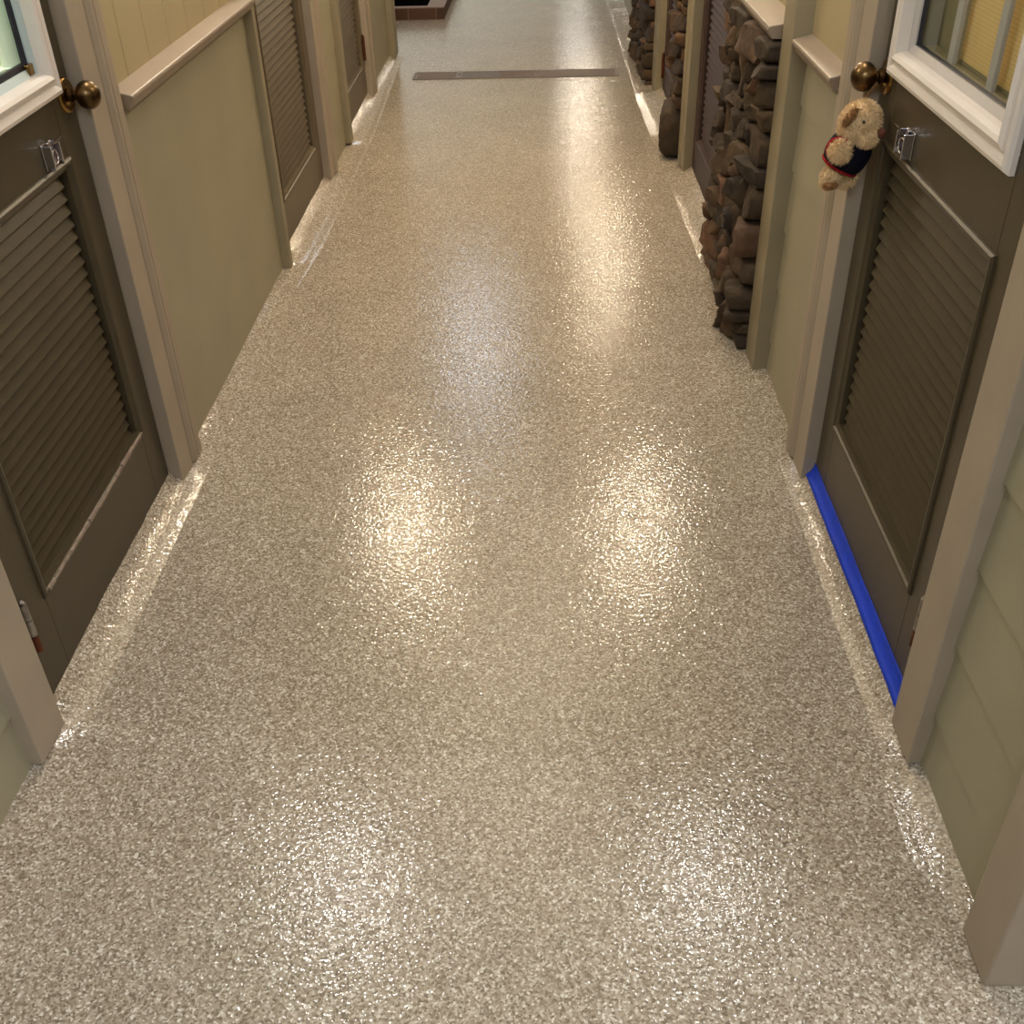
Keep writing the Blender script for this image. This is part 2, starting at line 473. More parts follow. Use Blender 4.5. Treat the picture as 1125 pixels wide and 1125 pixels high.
wr_o = backing('wall_right', 'R', [(0.858, 1.345, 0, 2.7), (1.345, 2.17, 2.06, 2.7), (2.17, 3.70, 0, 2.7), (3.70, 4.54, 2.06, 2.7), (4.54, 5.14, 0, 2.7), (5.14, 5.86, 2.06, 2.7), (5.86, 17.9, 0, 2.7)])
struct(wr_o, 'right corridor wall of sage lap siding broken by stone veneer', 'wall')
mb = MB(); lap(mb, 'R', 0.90, 1.30, 0.005, 2.6, 0.008); mb.build('siding', M['siding'], wr_o)
mb = MB(); lap(mb, 'R', 2.25, 2.78, 0.005, 0.88, 0.007, exposure=0.163, first=0.095); mb.build('siding', M['siding'], wr_o)
mb = MB(); grooved(mb, 'R', 2.25, 2.78, 0.88, 2.6, []); mb.build('upper_panel', M['panel'], wr_o)
mb = MB(); grooved(mb, 'R', 2.82, 3.70, 0.84, 2.6, [2.98 + 0.1655 * i for i in range(5)]); mb.build('upper_panel', M['panel'], wr_o)
mb = MB(); grooved(mb, 'R', 4.66, 5.14, 1.0, 2.6, [4.85]); mb.build('upper_panel', M['panel'], wr_o)
mb = MB(); lap(mb, 'R', 7.30, 17.8, 0.005, 2.6, 0.006); mb.build('siding', M['siding'], wr_o)

mb = MB(); mb.wbox(-6.0, 2.6, 17.8, 18.0, 0, 3.1)
struct(mb.build('wall_back', M['plaster']), 'pale wall closing the far end of the corridor', 'wall')
mb = MB(); mb.wbox(-6.2, -6.0, 6.8, 18.0, 0, 3.1); mb.wbox(-6.0, -1.15, 6.70, 6.93, 0, 3.1)
struct(mb.build('wall_side', M['plaster']), 'pale walls of the open room beyond the left corner', 'wall')
mb = MB(); mb.wbox(-6.2, 2.6, -3.2, -3.0, 0, 2.7); mb.wbox(2.4, 2.6, -3.0, 0.9, 0, 2.7)
struct(mb.build('wall_front', M['plaster']), 'pale walls closing the corridor end behind the viewer', 'wall')
mb = MB(); mb.wbox(-6.2, 2.6, -3.2, 6.95, 2.7, 2.8); mb.wbox(-6.2, 2.6, 6.95, 18.0, 3.05, 3.15); mb.wbox(-6.2, 2.6, 6.93, 6.97, 2.7, 3.15)
struct(mb.build('ceiling', M['plaster']), 'flat pale ceiling over the corridor', 'ceiling')

# kennel rooms seen through the two near door windows
for side, nm in (('L', 'left'), ('R', 'right')):
    mb = MB()
    mb.box(side, 0.95, 2.6, -1.40, -1.30, 0, 2.6); mb.box(side, 0.95, 1.0, -1.30, -0.20, 0, 2.6)
    mb.box(side, 2.55, 2.6, -1.30, -0.20, 0, 2.6); mb.box(side, 0.95, 2.6, -1.40, -0.20, 2.6, 2.65)
    struct(mb.build('wall_room_' + nm, M['plaster']), 'pale inside walls of the room behind the near %s door' % nm, 'wall')


# ------------------------------------------------------------------ casings, rails, corner boards
TRIM = [0]


def trim(mb, mat, label, cat, bevel=0.0025):
    TRIM[0] += 1
    return struct(mb.build('trim_%d' % TRIM[0], mat, bevel=bevel), label, cat)


def casing_far(side, u, w, d=0.0, back=-0.05, bb=0.45):
    """moulded casing on the far jamb of a door: flat face, groove, then a proud back band"""
    s = u + w * (1 - bb)
    return [(u, back), (u, d), (s - 0.007, d), (s - 0.001, d - 0.011), (s + 0.006, d - 0.002), (s + 0.018, d + 0.005), (s + 0.028, d + 0.005),
            (s + 0.033, d - 0.003), (s + 0.040, d + 0.003), (u + w - 0.006, d + 0.004), (u + w, d - 0.002), (u + w, back)]


def casing_near(side, u0, u1, d=0.0, back=-0.05):
    return [(u0, back), (u0, d), (u1, d), (u1, back)]


mb = MB(); mb.vert_profile('L', casing_near('L', 1.245, 1.347), 0.012, 2.12); mb.box('L', 1.245, 2.32, -0.04, 0.002, 2.065, 2.17)
trim(mb, M['casing'], 'taupe casing on the near side of the left front door', 'door trim')
mb = MB(); mb.vert_profile('L', casing_far('L', 2.155, 0.165), 0.012, 2.065)
trim(mb, M['casing'], 'moulded taupe casing between the left front door knob and the sage siding', 'door trim')
mb = MB(); mb.vert_profile('R', casing_near('R', 1.258, 1.358), 0.012, 2.12); mb.box('R', 1.258, 2.32, -0.04, 0.002, 2.065, 2.17)
trim(mb, M['casing'], 'taupe casing on the near side of the right front door', 'door trim')
mb = MB(); mb.vert_profile('R', casing_far('R', 2.155, 0.17), 0.012, 2.065)
trim(mb, M['casing'], 'moulded taupe casing behind the hanging plush dog', 'door trim')
mb = MB(); mb.vert_profile('R', [(0.853, -0.20), (0.853, 0.006), (0.945, 0.006), (0.945, -0.04)], 0.0, 2.6)
trim(mb, M['casing'], 'broad taupe corner board where the right wall ends nearest the viewer', 'corner board', 0.004)
mb = MB(); mb.vert_profile('R', [(2.745, -0.04), (2.745, 0.016), (2.865, 0.016), (2.865, -0.04)], 0.0, 2.6)
trim(mb, M['corner'], 'sage corner board between the lap siding and the stone veneer', 'corner board')

mb = MB(); mb.vert_profile('L', [(3.545, -0.06), (3.545, 0.0), (3.582, 0.0), (3.582, -0.06)], 0.005, 2.1); mb.box('L', 3.545, 4.63, -0.05, 0.002, 2.065, 2.17)
trim(mb, M['corner'], 'narrow sage casing before the second door on the left', 'door trim')
mb = MB(); mb.vert_profile('L', casing_far('L', 4.465, 0.165, 0.0, -0.07, 0.5), 0.03, 2.065)
trim(mb, M['casing'], 'moulded taupe casing on the far side of the second left door', 'door trim')
mb = MB(); mb.vert_profile('L', [(5.03, -0.06), (5.03, 0.0), (5.10, 0.0), (5.10, -0.06)], 0.02, 2.1); mb.box('L', 5.03, 5.95, -0.05, 0.002, 2.065, 2.17)
trim(mb, M['corner'], 'narrow sage casing before the third door on the left', 'door trim')
mb = MB(); mb.vert_profile('L', casing_far('L', 5.865, 0.15, 0.0, -0.07), 0.02, 2.065)
trim(mb, M['casing'], 'taupe casing beside the brown hinge of the third left door', 'door trim')
mb = MB(); mb.vert_profile('L', [(6.82, -0.04), (6.82, 0.012), (6.96, 0.012), (6.96, -0.25), (6.93, -0.25), (6.93, -0.04)], 0.02, 2.7)
trim(mb, M['corner'], 'sage corner board where the left wall ends by the drain', 'corner board')

RAIL = [(-0.032, 0.905), (0.016, 0.893), (0.018, 0.886), (0.004, 0.862), (-0.032, 0.862)]
mb = MB(); mb.long_profile('L', RAIL, 2.345, 3.55)
trim(mb, M['rail'], 'sloped mauve taupe chair rail on the left wall', 'chair rail')
mb = MB(); mb.long_profile('R', [(d, z + 0.008) for d, z in RAIL], 2.352, 2.742)
trim(mb, M['rail'], 'short mauve taupe chair rail left of the plush dog', 'chair rail')
mb = MB(); mb.long_profile('R', [(-0.032, 0.915), (0.046, 0.903), (0.049, 0.893), (0.036, 0.872), (-0.032, 0.872)], 2.885, 3.70)
trim(mb, M['rail'], 'taupe ledge capping the stone veneer by the second right door', 'ledge')

mb = MB(); mb.vert_profile('R', casing_far('R', 4.53, 0.17, 0.012, -0.07, 0.5), 0.02, 2.065); mb.box('R', 3.8, 4.7, -0.05, 0.002, 2.065, 2.17)
trim(mb, M['corner'], 'moulded sage casing between the plum louver door and the boulder', 'door trim')
mb = MB(); mb.vert_profile('R', [(5.86, -0.07), (5.86, 0.004), (6.07, 0.004), (6.07, -0.07)], 0.02, 2.065); mb.box('R', 5.1, 6.0, -0.05, 0.002, 2.065, 2.17)
trim(mb, M['corner'], 'plain sage casing with a hinge by the far right door', 'door trim')
mb = MB(); mb.vert_profile('R', [(7.18, -0.04), (7.18, 0.012), (7.34, 0.012), (7.34, -0.04)], 0.02, 2.7)
trim(mb, M['corner'], 'far sage corner board beyond the last stone veneer on the right', 'corner board')


# ------------------------------------------------------------------ stone veneer
def stones(name, u0, u1, z0, z1, depth, label, seed, big=None):
    rnd = random.Random(seed)
    mb = MB()
    mb.box('R', u0, u1, -0.046, -0.012, z0, z1, 1)

    def stone(a, b, c, e, df):
        su, sz = b - a, e - c
        k = 7; off = Vector((rnd.uniform(0, 99), rnd.uniform(0, 99), rnd.uniform(0, 99)))
        tilt_u, tilt_z = rnd.uniform(-0.018, 0.018), rnd.uniform(-0.012, 0.012)
        skew = [[rnd.uniform(-0.14, 0.14), rnd.uniform(-0.18, 0.18)] for _ in range(4)]
        def corner(p, q):
            w4 = ((1 - p) * (1 - q), p * (1 - q), p * q, (1 - p) * q)
            return (sum(w * t[0] for w, t in zip(w4, skew)), sum(w * t[1] for w, t in zip(w4, skew)))
        vs = []; idx = {}
        for layer in range(4):                                   # back, side, shoulder, face
            dl = (-0.04, 0.55, 0.90, 1.0)[layer]; sh = (1.03, 1.0, 0.93, 0.80)[layer]
            for i in range(k + 1):
                for j in range(k + 1):
                    edge = i in (0, k) or j in (0, k)
                    if layer < 3 and not edge: continue
                    p, q = i / k, j / k
                    du, dz = corner(p, q)
                    # knock the sharp corners off the outline
                    x, y = 2 * p - 1, 2 * q - 1
                    rr = 1 - 0.16 * (abs(x) * abs(y)) ** 3
                    n1 = noise.noise(Vector((p * su * 14, q * sz * 14, 0.3 * layer)) + off)
                    n2 = noise.noise(Vector((p * su * 40, q * sz * 40, 0.3 * layer)) + off)
                    uu = a + su * (0.5 + 0.5 * x * rr * sh + du * 0.5) + n1 * 0.006
                    zz = c + sz * (0.5 + 0.5 * y * rr * sh + dz * 0.5) + n2 * 0.004
                    dd = -0.04 if layer == 0 else df * dl + (n1 * 0.011 + n2 * 0.004 + tilt_u * x + tilt_z * y) * (layer / 3)
                    idx[(layer, i, j)] = len(vs)
                    vs.append(P('R', min(max(uu, u0), u1), dd, max(zz, z0)))
        fs = []
        rim = [(i, 0) for i in range(k)] + [(k, j) for j in range(k)] + [(i, k) for i in range(k, 0, -1)] + [(0, j) for j in range(k, 0, -1)]
        for l in range(3):
            for t in range(len(rim)):
                p, q = rim[t], rim[(t + 1) % len(rim)]
                fs.append((idx[(l,) + p], idx[(l,) + q], idx[(l + 1,) + q], idx[(l + 1,) + p]))
        for i in range(k):
            for j in range(k):
                fs.append((idx[(3, i, j)], idx[(3, i + 1, j)], idx[(3, i + 1, j + 1)], idx[(3, i, j + 1)]))
        mb.add(vs, fs, 0)

    for b_ in (big or []):
        stone(*b_)

    def split(a, b, c, e, n):
        su, sz = b - a, e - c
        lim_u, lim_z = rnd.uniform(0.13, 0.26), rnd.uniform(0.06, 0.15)
        if su > lim_u and (su / 2.0 > sz or sz < lim_z):
            m = a + su * rnd.uniform(0.35, 0.65); split(a, m, c, e, n + 1); split(m, b, c, e, n + 1)
        elif sz > lim_z:
            m = c + sz * rnd.uniform(0.35, 0.65); split(a, b, c, m, n + 1); split(a, b, m, e, n + 1)
        else:
            um, zm = (a + b) / 2, (c + e) / 2
            if any(q[0] - 0.01 < um < q[1] + 0.01 and zm < q[3] for q in (big or [])): return
            stone(a, b, c, e, depth(um, zm) + rnd.uniform(-0.020, 0.016))

    split(u0, u1, z0, z1, 0)
    o = mb.build(name, [M['stone'], M['mortar']], smooth=True)
    return struct(o, label, 'stone wall')


stones('wall_stone_near', 2.872, 3.66, 0.0, 0.872, lambda u, z: 0.050 - 0.018 * max(0, u - 3.0) + (0.016 if z < 0.35 and u < 3.15 else 0), 'stacked brown stone veneer beside the sage corner board', 11)
stones('wall_stone_middle', 4.712, 5.14, 0.0, 1.0, lambda u, z: 0.030, 'brown stone veneer with a rounded boulder at its foot', 23,
       big=[(4.74, 4.96, 0.01, 0.25, 0.078)])
stones('wall_stone_far', 6.082, 7.17, 0.0, 1.0, lambda u, z: 0.038, 'darkest stone veneer beyond the far right door', 31)


# ------------------------------------------------------------------ doors
def ring_torus(mb, c, ax, R, r, seg=20):
    ax = Vector(ax).normalized(); a = ax.orthogonal().normalized(); b = ax.cross(a)
    pts = [Vector(c) + (a * math.cos(2 * math.pi * k / seg) + b * math.sin(2 * math.pi * k / seg)) * R for k in range(seg + 1)]
    mb.tube(pts, r, 6)


DN = [0]


def door(side, u0, u1, df, mat, label, lv, win=None, knob=None, hinge=None, latch=None, blind=None, z0=0.028, pitch=0.0255):
    DN[0] += 1
    base = P(side, (u0 + u1) / 2, df - 0.02, 0.0)
    root = empty('door_%d' % DN[0], base)
    struct(root, label, 'door')
    b0 = df - 0.042
    la, lb, lz0, lz1 = lv                                        # louver bead outer rectangle
    ins = 0.022
    mb = MB()
    mb.box(side, u0, la + 0.006, b0, df, z0, 2.05); mb.box(side, lb - 0.006, u1, b0, df, z0, 2.05)
    mb.box(side, la + 0.006, lb - 0.006, b0, df, z0, lz0 + 0.006)
    if win:
        wa, wb, wz0, wz1 = win
        mb.box(side, la + 0.006, lb - 0.006, b0, df, lz1 - 0.006, wz0 + 0.03)
        mb.box(side, la + 0.006, lb - 0.006, b0, df, wz1 - 0.03, 2.05)
        if wa + 0.03 > la + 0.006: mb.box(side, la + 0.006, wa + 0.03, b0, df, wz0 + 0.03, wz1 - 0.03)
    else:
        mb.box(side, la + 0.006, lb - 0.006, b0, df, lz1 - 0.006, 2.05)
    mb.build('leaf', mat, root, bevel=0.0015)
    # louver: bead frame and slats
    mb = MB()
    mb.rect_sweep(side, la, lb, lz0, lz1, [(0.0, df - 0.001), (0.001, df + 0.004), (0.005, df + 0.007), (0.010, df + 0.006), (0.013, df + 0.002),
                                           (0.018, df + 0.0), (ins, df - 0.002), (ins + 0.001, df - 0.040)])
    lf = mb.build('louver_frame', mat, root)
    mb = MB()
    a, b = la + ins + 0.002, lb - ins - 0.013
    z = lz0 + ins + 0.004
    n = int((lz1 - lz0 - 2 * ins) / pitch)
    pitch = (lz1 - lz0 - 2 * ins) / n
    for i in range(n):
        zc = lz0 + ins + pitch * (i + 0.5)
        t, hh, dd = 0.0030, pitch * 0.64, 0.0085                   # slat leans outward at its foot
        dm = df - 0.019
        nx, nz = hh, dd
        l = math.hypot(nx, nz); nx, nz = nx / l * t, nz / l * t
        prof = [(dm + dd + nx, zc - hh + nz), (dm + dd + nx * .2, zc - hh - 0.002), (dm + dd - nx, zc - hh - nz),
                (dm - dd - nx, zc + hh - nz), (dm - dd + nx, zc + hh + nz)]
        mb.long_profile(side, prof, a, b)
    mb.build('louver_slats', mat, root, bevel=0.0008)
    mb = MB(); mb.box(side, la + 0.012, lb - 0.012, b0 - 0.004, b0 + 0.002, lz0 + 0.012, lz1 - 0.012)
    mb.build('louver_shade_sheet', M['dark'], root)  # added dark sheet: stands for shade between slats and stops room light
    if win:
        mb = MB()
        d0 = df
        mb.rect_sweep(side, wa, wb, wz0, wz1, [(0.0, d0 - 0.002), (0.0, d0 + 0.008), (0.004, d0 + 0.014), (0.011, d0 + 0.0165), (0.018, d0 + 0.014), (0.021, d0 + 0.009),
                                               (0.026, d0 + 0.009), (0.029, d0 + 0.015), (0.036, d0 + 0.019), (0.043, d0 + 0.016), (0.047, d0 + 0.006),
                                               (0.049, d0 - 0.004)])
        wf = mb.build('window_frame', M['white'], root)
        mb = MB()
        mb.rect_sweep(side, wa + 0.048, wb - 0.048, wz0 + 0.048, wz1 - 0.048, [(0.0, d0 - 0.002), (0.0, d0 - 0.004), (0.014, d0 - 0.010), (0.014, d0 - 0.016)])
        mb.build('glazing_bead', M['bead'] if side == 'L' else M['muntin'], wf)
        mb = MB()
        gw = 0.011 if side == 'L' else 0.0025
        mb.rect_sweep(side, wa + 0.061, wb - 0.061, wz0 + 0.061, wz1 - 0.061, [(0.0, d0 - 0.010), (0.001, d0 - 0.013), (gw, d0 - 0.015), (gw + 0.001, d0 - 0.020)])
        mb.build('gasket', M['gasket'], wf)
        ga, gb, gz0, gz1 = wa + 0.06, wb - 0.06, wz0 + 0.06, wz1 - 0.06
        mb = MB(); mb.box(side, ga, gb, d0 - 0.024, d0 - 0.020, gz0, gz1)
        mb.build('window_pane', M['glass'], root)
        # deep reveal behind the glass
        mb = MB()
        mb.rect_sweep(side, ga + 0.002, gb - 0.002, gz0 + 0.002, gz1 - 0.002, [(0.0, d0 - 0.024), (0.0, d0 - (0.062 if side == 'L' else 0.050))])
        mb.build('reveal', M['reveal'] if side == 'R' else M['reveal_grey'], root)
        if side == 'R':
            for f in (1, 2):
                um = ga + (gb - ga) * f / 3 + (0.02 if f == 2 else 0.0)
                mb = MB(); mb.box(side, um - 0.013, um + 0.013, d0 - 0.034, d0 - 0.026, gz0, gz1)
                mb.build('muntin', M['muntin'], root, bevel=0.002)
            ub = ga + (gb - ga) * 2 / 3 + 0.02
            mb = MB(); mb.box(side, ub - 0.004, gb, d0 - 0.062, d0 - 0.050, gz0, gz1)
            mb.build('inner_stile', M['reveal'], root)
            mb = MB(); mb.box(side, ga + 0.004, ub, d0 - 0.045, d0 - 0.043, gz0 + 0.006, gz1)
            bl = mb.build('blind', M['blind_cream'], root)
            mb = MB(); mb.box(side, ga + 0.004, ub, d0 - 0.047, d0 - 0.041, gz0 + 0.003, gz0 + 0.008)
            mb.build('bottom_bar', M['reveal'], bl)
        else:
            mb = MB(); mb.box(side, ga + 0.004, gb - 0.012, d0 - 0.058, d0 - 0.056, gz0 + 0.008, gz1)
            mb.build('blind', M['blind_mint'], root)
        # small brass corner clip holding the glass
        cu = (wb - 0.071) if side == 'L' else (wa + 0.071)
        mb = MB(); mb.box(side, cu - 0.012, cu + 0.012, d0 - 0.014, d0 - 0.004, wz0 + 0.050, wz0 + 0.070)
        mb.build('corner_clip', M['brass'], root, bevel=0.002)
    if knob:
        ku, kz = knob
        c = P(side, ku, df, kz); ax = Vector((1 if side == 'L' else -1, 0, 0))
        mb = MB(); mb.lathe(c, ax, [(0.034, 0.0), (0.034, 0.003), (0.032, 0.006), (0.027, 0.0075), (0.024, 0.006), (0.018, 0.0065), (0.013, 0.009)], 36)
        ro = mb.build('rosette', M['brass'], root, smooth=True)
        mb = MB()
        prof = [(0.0105, 0.006), (0.0105, 0.012), (0.0145, 0.013), (0.0145, 0.019), (0.0095, 0.021), (0.0095, 0.024)]
        R = 0.0272; cz = 0.046
        for k in range(0, 15):
            th = math.radians(158 - k * 11.3)
            prof.append((max(R * math.sin(th), 0.0), cz + R * 0.88 * math.cos(th)))
        mb.lathe(c, ax, prof, 36)
        mb.build('knob', M['bronze'], root, smooth=True)
    if latch:
        lu, lz = latch
        mb = MB(); sg = 1 if side == 'L' else -1
        mb.box(side, lu - 0.022, lu + 0.022, df, df + 0.003, lz - 0.024, lz + 0.024)
        mb.box(side, lu - 0.022, lu - 0.019, df + 0.002, df + 0.020, lz - 0.022, lz + 0.022)
        mb.box(side, lu + 0.019, lu + 0.022, df + 0.002, df + 0.020, lz - 0.022, lz + 0.022)
        mb.box(side, lu - 0.008, lu + 0.003, df + 0.002, df + 0.010, lz - 0.023, lz + 0.025)
        cl = mb.build('clip', M['chrome'], root, bevel=0.001)
        mb = MB()
        mb.prism([P(side, lu - 0.018, df + 0.020, lz + 0.022), P(side, lu + 0.018, df + 0.020, lz + 0.022), P(side, lu + 0.018, df + 0.022, lz + 0.022), P(side, lu - 0.018, df + 0.022, lz + 0.022)],
                 [P(side, lu - 0.018, df + 0.030, lz + 0.034), P(side, lu + 0.018, df + 0.030, lz + 0.034), P(side, lu + 0.018, df + 0.032, lz + 0.034), P(side, lu - 0.018, df + 0.032, lz + 0.034)])
        mb.build('clip_lip', M['chrome'], cl)
        mb = MB(); ring_torus(mb, P(side, lu - 0.003, df + 0.016, lz - 0.002), (1, 0.1, 0), 0.013, 0.0011)
        mb.build('clip_ring', M['chrome'], cl, smooth=True)
    if hinge:
        hu, hz0, hz1, hm = hinge
        mb = MB(); c = P(side, hu, df + 0.006, hz0); hl = hz1 - hz0
        k3 = hl / 3
        for k in range(3):
            mb.lathe(c + Vector((0, 0, k * k3 + 0.001)), (0, 0, 1), [(0.0075, 0), (0.0075, k3 - 0.002)], 14, 1 if k == 0 else 0)
        mb.box(side, hu - 0.004, hu + 0.012, df, df + 0.002, hz0, hz1, 0)
        mb.lathe(c + Vector((0, 0, hl)), (0, 0, 1), [(0.004, 0), (0.005, 0.004), (0.001, 0.008)], 12)
        mb.build('hinge', [hm, M['rust']], root)
    return root


LV = (1.468, 2.062, 0.212, 0.850)
d1 = door('L', 1.372, 2.150, -0.030, M['door'], 'dark olive louver door with a mint blind in the left foreground', LV,
          (1.474, 2.086, 0.960, 1.88), (2.118, 0.950), (1.391, 0.155, 0.265, M['steel']), (1.975, 0.876))
d2 = door('R', 1.372, 2.150, -0.030, M['door'], 'dark olive louver door with a cream blind and a plush dog on its knob', (1.472, 2.066, 0.215, 0.857),
          (1.484, 2.090, 0.968, 1.88), (2.114, 0.958), (1.401, 0.160, 0.268, M['steel']), (1.925, 0.886))
d3 = door('L', 3.60, 4.46, -0.032, M['door_lit'], 'brown louver door past the chair rail on the left wall', (3.70, 4.36, 0.19, 0.905), None, None, None)
d4 = door('L', 5.10, 5.86, -0.032, M['door_lit'], 'brown louver door nearest the drain on the left wall', (5.19, 5.77, 0.19, 0.86), None, None, (5.85, 0.215, 0.335, M['rust']))
d5 = door('R', 3.72, 4.52, -0.024, M['door_plum'], 'plum brown louver door between the ledged stone veneer and the boulder', (3.82, 4.42, 0.17, 0.86), None, None, None)
d6 = door('R', 5.15, 5.85, -0.034, M['door_plum'], 'plum brown louver door beyond the boulder on the right', (5.25, 5.75, 0.17, 0.86), None, None, (5.845, 0.10, 0.22, M['rust']))


def worn_strip(side, root, lv, df):
    rnd = random.Random(3); mb = MB()
    u = lv[0] + 0.02
    while u < lv[1] - 0.03:
        w = rnd.uniform(0.02, 0.06)
        mb.box(side, u, min(u + w, lv[1] - 0.02), df + 0.001, df + 0.0075 + rnd.uniform(0, 0.0006), lv[2] + 0.004 + rnd.uniform(0, .003), lv[2] + 0.012 + rnd.uniform(-.003, .002))
        u += w + rnd.uniform(-0.004, 0.006)
    mb.build('worn_bead', M['worn'], root)['label'] = 'bare wood along the worn lower bead'


worn_strip('L', d1, LV, -0.030)

# ------------------------------------------------------------------ tape, drain, brick border
mb = MB(); n = 40; vs = []
for i in range(n + 1):
    u = 1.30 + (2.205 - 1.30) * i / n
    w, h, b, _ = wr(u)
    for d, z in ((-0.010, 0.030), (-0.016, 0.036), (-0.022, 0.042), (-0.0287, 0.057), (-0.0287, 0.066)):
        t = (d - b) / (w - b)
        zz = h * (1 - t) ** 1.7 + 0.0065
        vs.append(P('R', u, d, max(zz, 0) if d > -0.028 else z - 0.004 + 0.003 * noise.noise(Vector((u * 9, 0, z)))))
mb.add(vs, [(i * 5 + j, i * 5 + j + 1, i * 5 + 6 + j, i * 5 + 5 + j) for i in range(n) for j in range(4)])
o = mb.build('masking_tape', M['tape'], smooth=True)
sm = o.modifiers.new('thick', 'SOLIDIFY'); sm.thickness = 0.0008; sm.offset = 1
tag(o, 'strip of blue masking tape along the foot of the right front door', 'tape')

dr = empty('trench_drain', (-0.19, 6.43, 0.0)); tag(dr, 'long narrow floor drain with taupe covers across the corridor', 'drain')
x0, x1, ya, yb = -0.775, 0.39, 6.36, 6.505
mb = MB()
for a, b, c, d in ((x0 - 0.012, x1 + 0.012, ya - 0.012, ya), (x0 - 0.012, x1 + 0.012, yb, yb + 0.012), (x0 - 0.012, x0, ya, yb), (x1, x1 + 0.012, ya, yb)):
    mb.wbox(a, b, c, d, 0.0, 0.005)
mb.build('frame', M['drain_grey'], dr)
cuts = [(-0.765, -0.545, 'drain'), (-0.54, -0.50, 'drain_grey'), (-0.495, -0.285, 'drain_grey'), (-0.28, -0.085, 'drain_brown'), (-0.08, 0.13, 'drain'), (0.135, 0.38, 'drain')]
for a, b, m in cuts:
    mb = MB()
    if b - a < 0.1:
        mb.wbox(a, b, ya + 0.004, yb - 0.004, 0.0, 0.006)
        c = mb.build('cover_plate', M[m], dr, bevel=0.001)
        mb = MB(); mb.lathe(((a + b) / 2, (ya + yb) / 2, 0.006), (0, 0, 1), [(0.012, 0), (0.011, 0.0012)], 16); mb.build('screw', M['gasket'], c)
    else:
        k = max(3, int((yb - ya) / 0.016)); st = (yb - ya - 0.008) / k
        for i in range(k):
            mb.wbox(a, b, ya + 0.004 + i * st, ya + 0.004 + i * st + st * 0.62, 0.0, 0.006)
        mb.wbox(a, b, ya + 0.004, yb - 0.004, 0.0, 0.003)
        mb.build('cover_plate', M[m], dr)

bb = empty('brick_border', (-1.2, 8.5, 0)); tag(bb, 'low brown brick border around a dark bed at the far left', 'planter')
mb = MB()
mb.wbox(-1.9, -0.745, 8.12, 8.23, 0, 0.076); mb.wbox(-0.865, -0.745, 8.23, 9.9, 0, 0.076); mb.wbox(-1.9, -0.865, 9.79, 9.9, 0, 0.076)
mb.build('brick_course', M['brick'], bb)
mb = MB()
mb.wbox(-1.9, -0.742, 8.117, 8.16, 0.076, 0.084); mb.wbox(-0.865, -0.742, 8.16, 9.9, 0.076, 0.084)
mb.build('top_edge', M['brick_top'], bb)
mb = MB(); mb.wbox(-1.9, -0.865, 8.16, 9.79, 0.0, 0.006)
mb.build('soil_bed', M['black'], bb)


# ------------------------------------------------------------------ plush dog hanging from the right knob
RT = Vector((0.9993, 0.0277, 0)).normalized(); UP = Vector((0, 0, 1)); TO = Vector((-0.30, -0.95, 0)).normalized()
RT = UP.cross(TO).normalized() * -1
if RT.x < 0: RT = -RT


def blob(mb, c, r, rot=0.0, seg=(22, 14), mi=0, lump=0.05, seed=0):
    """ellipsoid in the (right, up, toward) frame, rolled by rot"""
    c = Vector(c); ca, sa = math.cos(rot), math.sin(rot)
    e1 = RT * ca + UP * sa; e2 = UP * ca - RT * sa
    vs = []; su, sv = seg
    for i in range(sv + 1):
        ph = math.pi * i / sv
        for k in range(su):
            th = 2 * math.pi * k / su
            n = Vector((math.sin(ph) * math.cos(th), math.cos(ph), math.sin(ph) * math.sin(th)))
            f = 1 + lump * noise.noise(n * 2.3 + Vector((seed, seed, 0)))
            vs.append(c + (e1 * n.x * r[0] + e2 * n.y * r[1] + TO * n.z * r[2]) * f)
    fs = [(i * su + k, i * su + (k + 1) % su, (i + 1) * su + (k + 1) % su, (i + 1) * su + k) for i in range(sv) for k in range(su)]
    mb.add(vs, fs, mi)


def fur(mb, c, r, rot, n, length, seed, mi=0, keep=None):
    rnd = random.Random(seed); c = Vector(c); ca, sa = math.cos(rot), math.sin(rot)
    e1 = RT * ca + UP * sa; e2 = UP * ca - RT * sa
    for _ in range(n):
        q = Vector((rnd.gauss(0, 1), rnd.gauss(0, 1), rnd.gauss(0, 1))).normalized()
        if keep and not keep(q): continue
        p = c + e1 * q.x * r[0] + e2 * q.y * r[1] + TO * q.z * r[2]
        nn = (e1 * q.x / r[0] + e2 * q.y / r[1] + TO * q.z / r[2]).normalized()
        dr_ = (nn + Vector((rnd.uniform(-.5, .5), rnd.uniform(-.5, .5), rnd.uniform(-.8, .2)))).normalized()
        t = nn.orthogonal().normalized(); b = nn.cross(t); l = length * rnd.uniform(0.6, 1.2); w = 0.0013
        mb.add([p + t * w, p - t * w * .5 + b * w * .87, p - t * w * .5 - b * w * .87, p + dr_ * l], [(0, 1, 3), (1, 2, 3), (2, 0, 3)], mi)


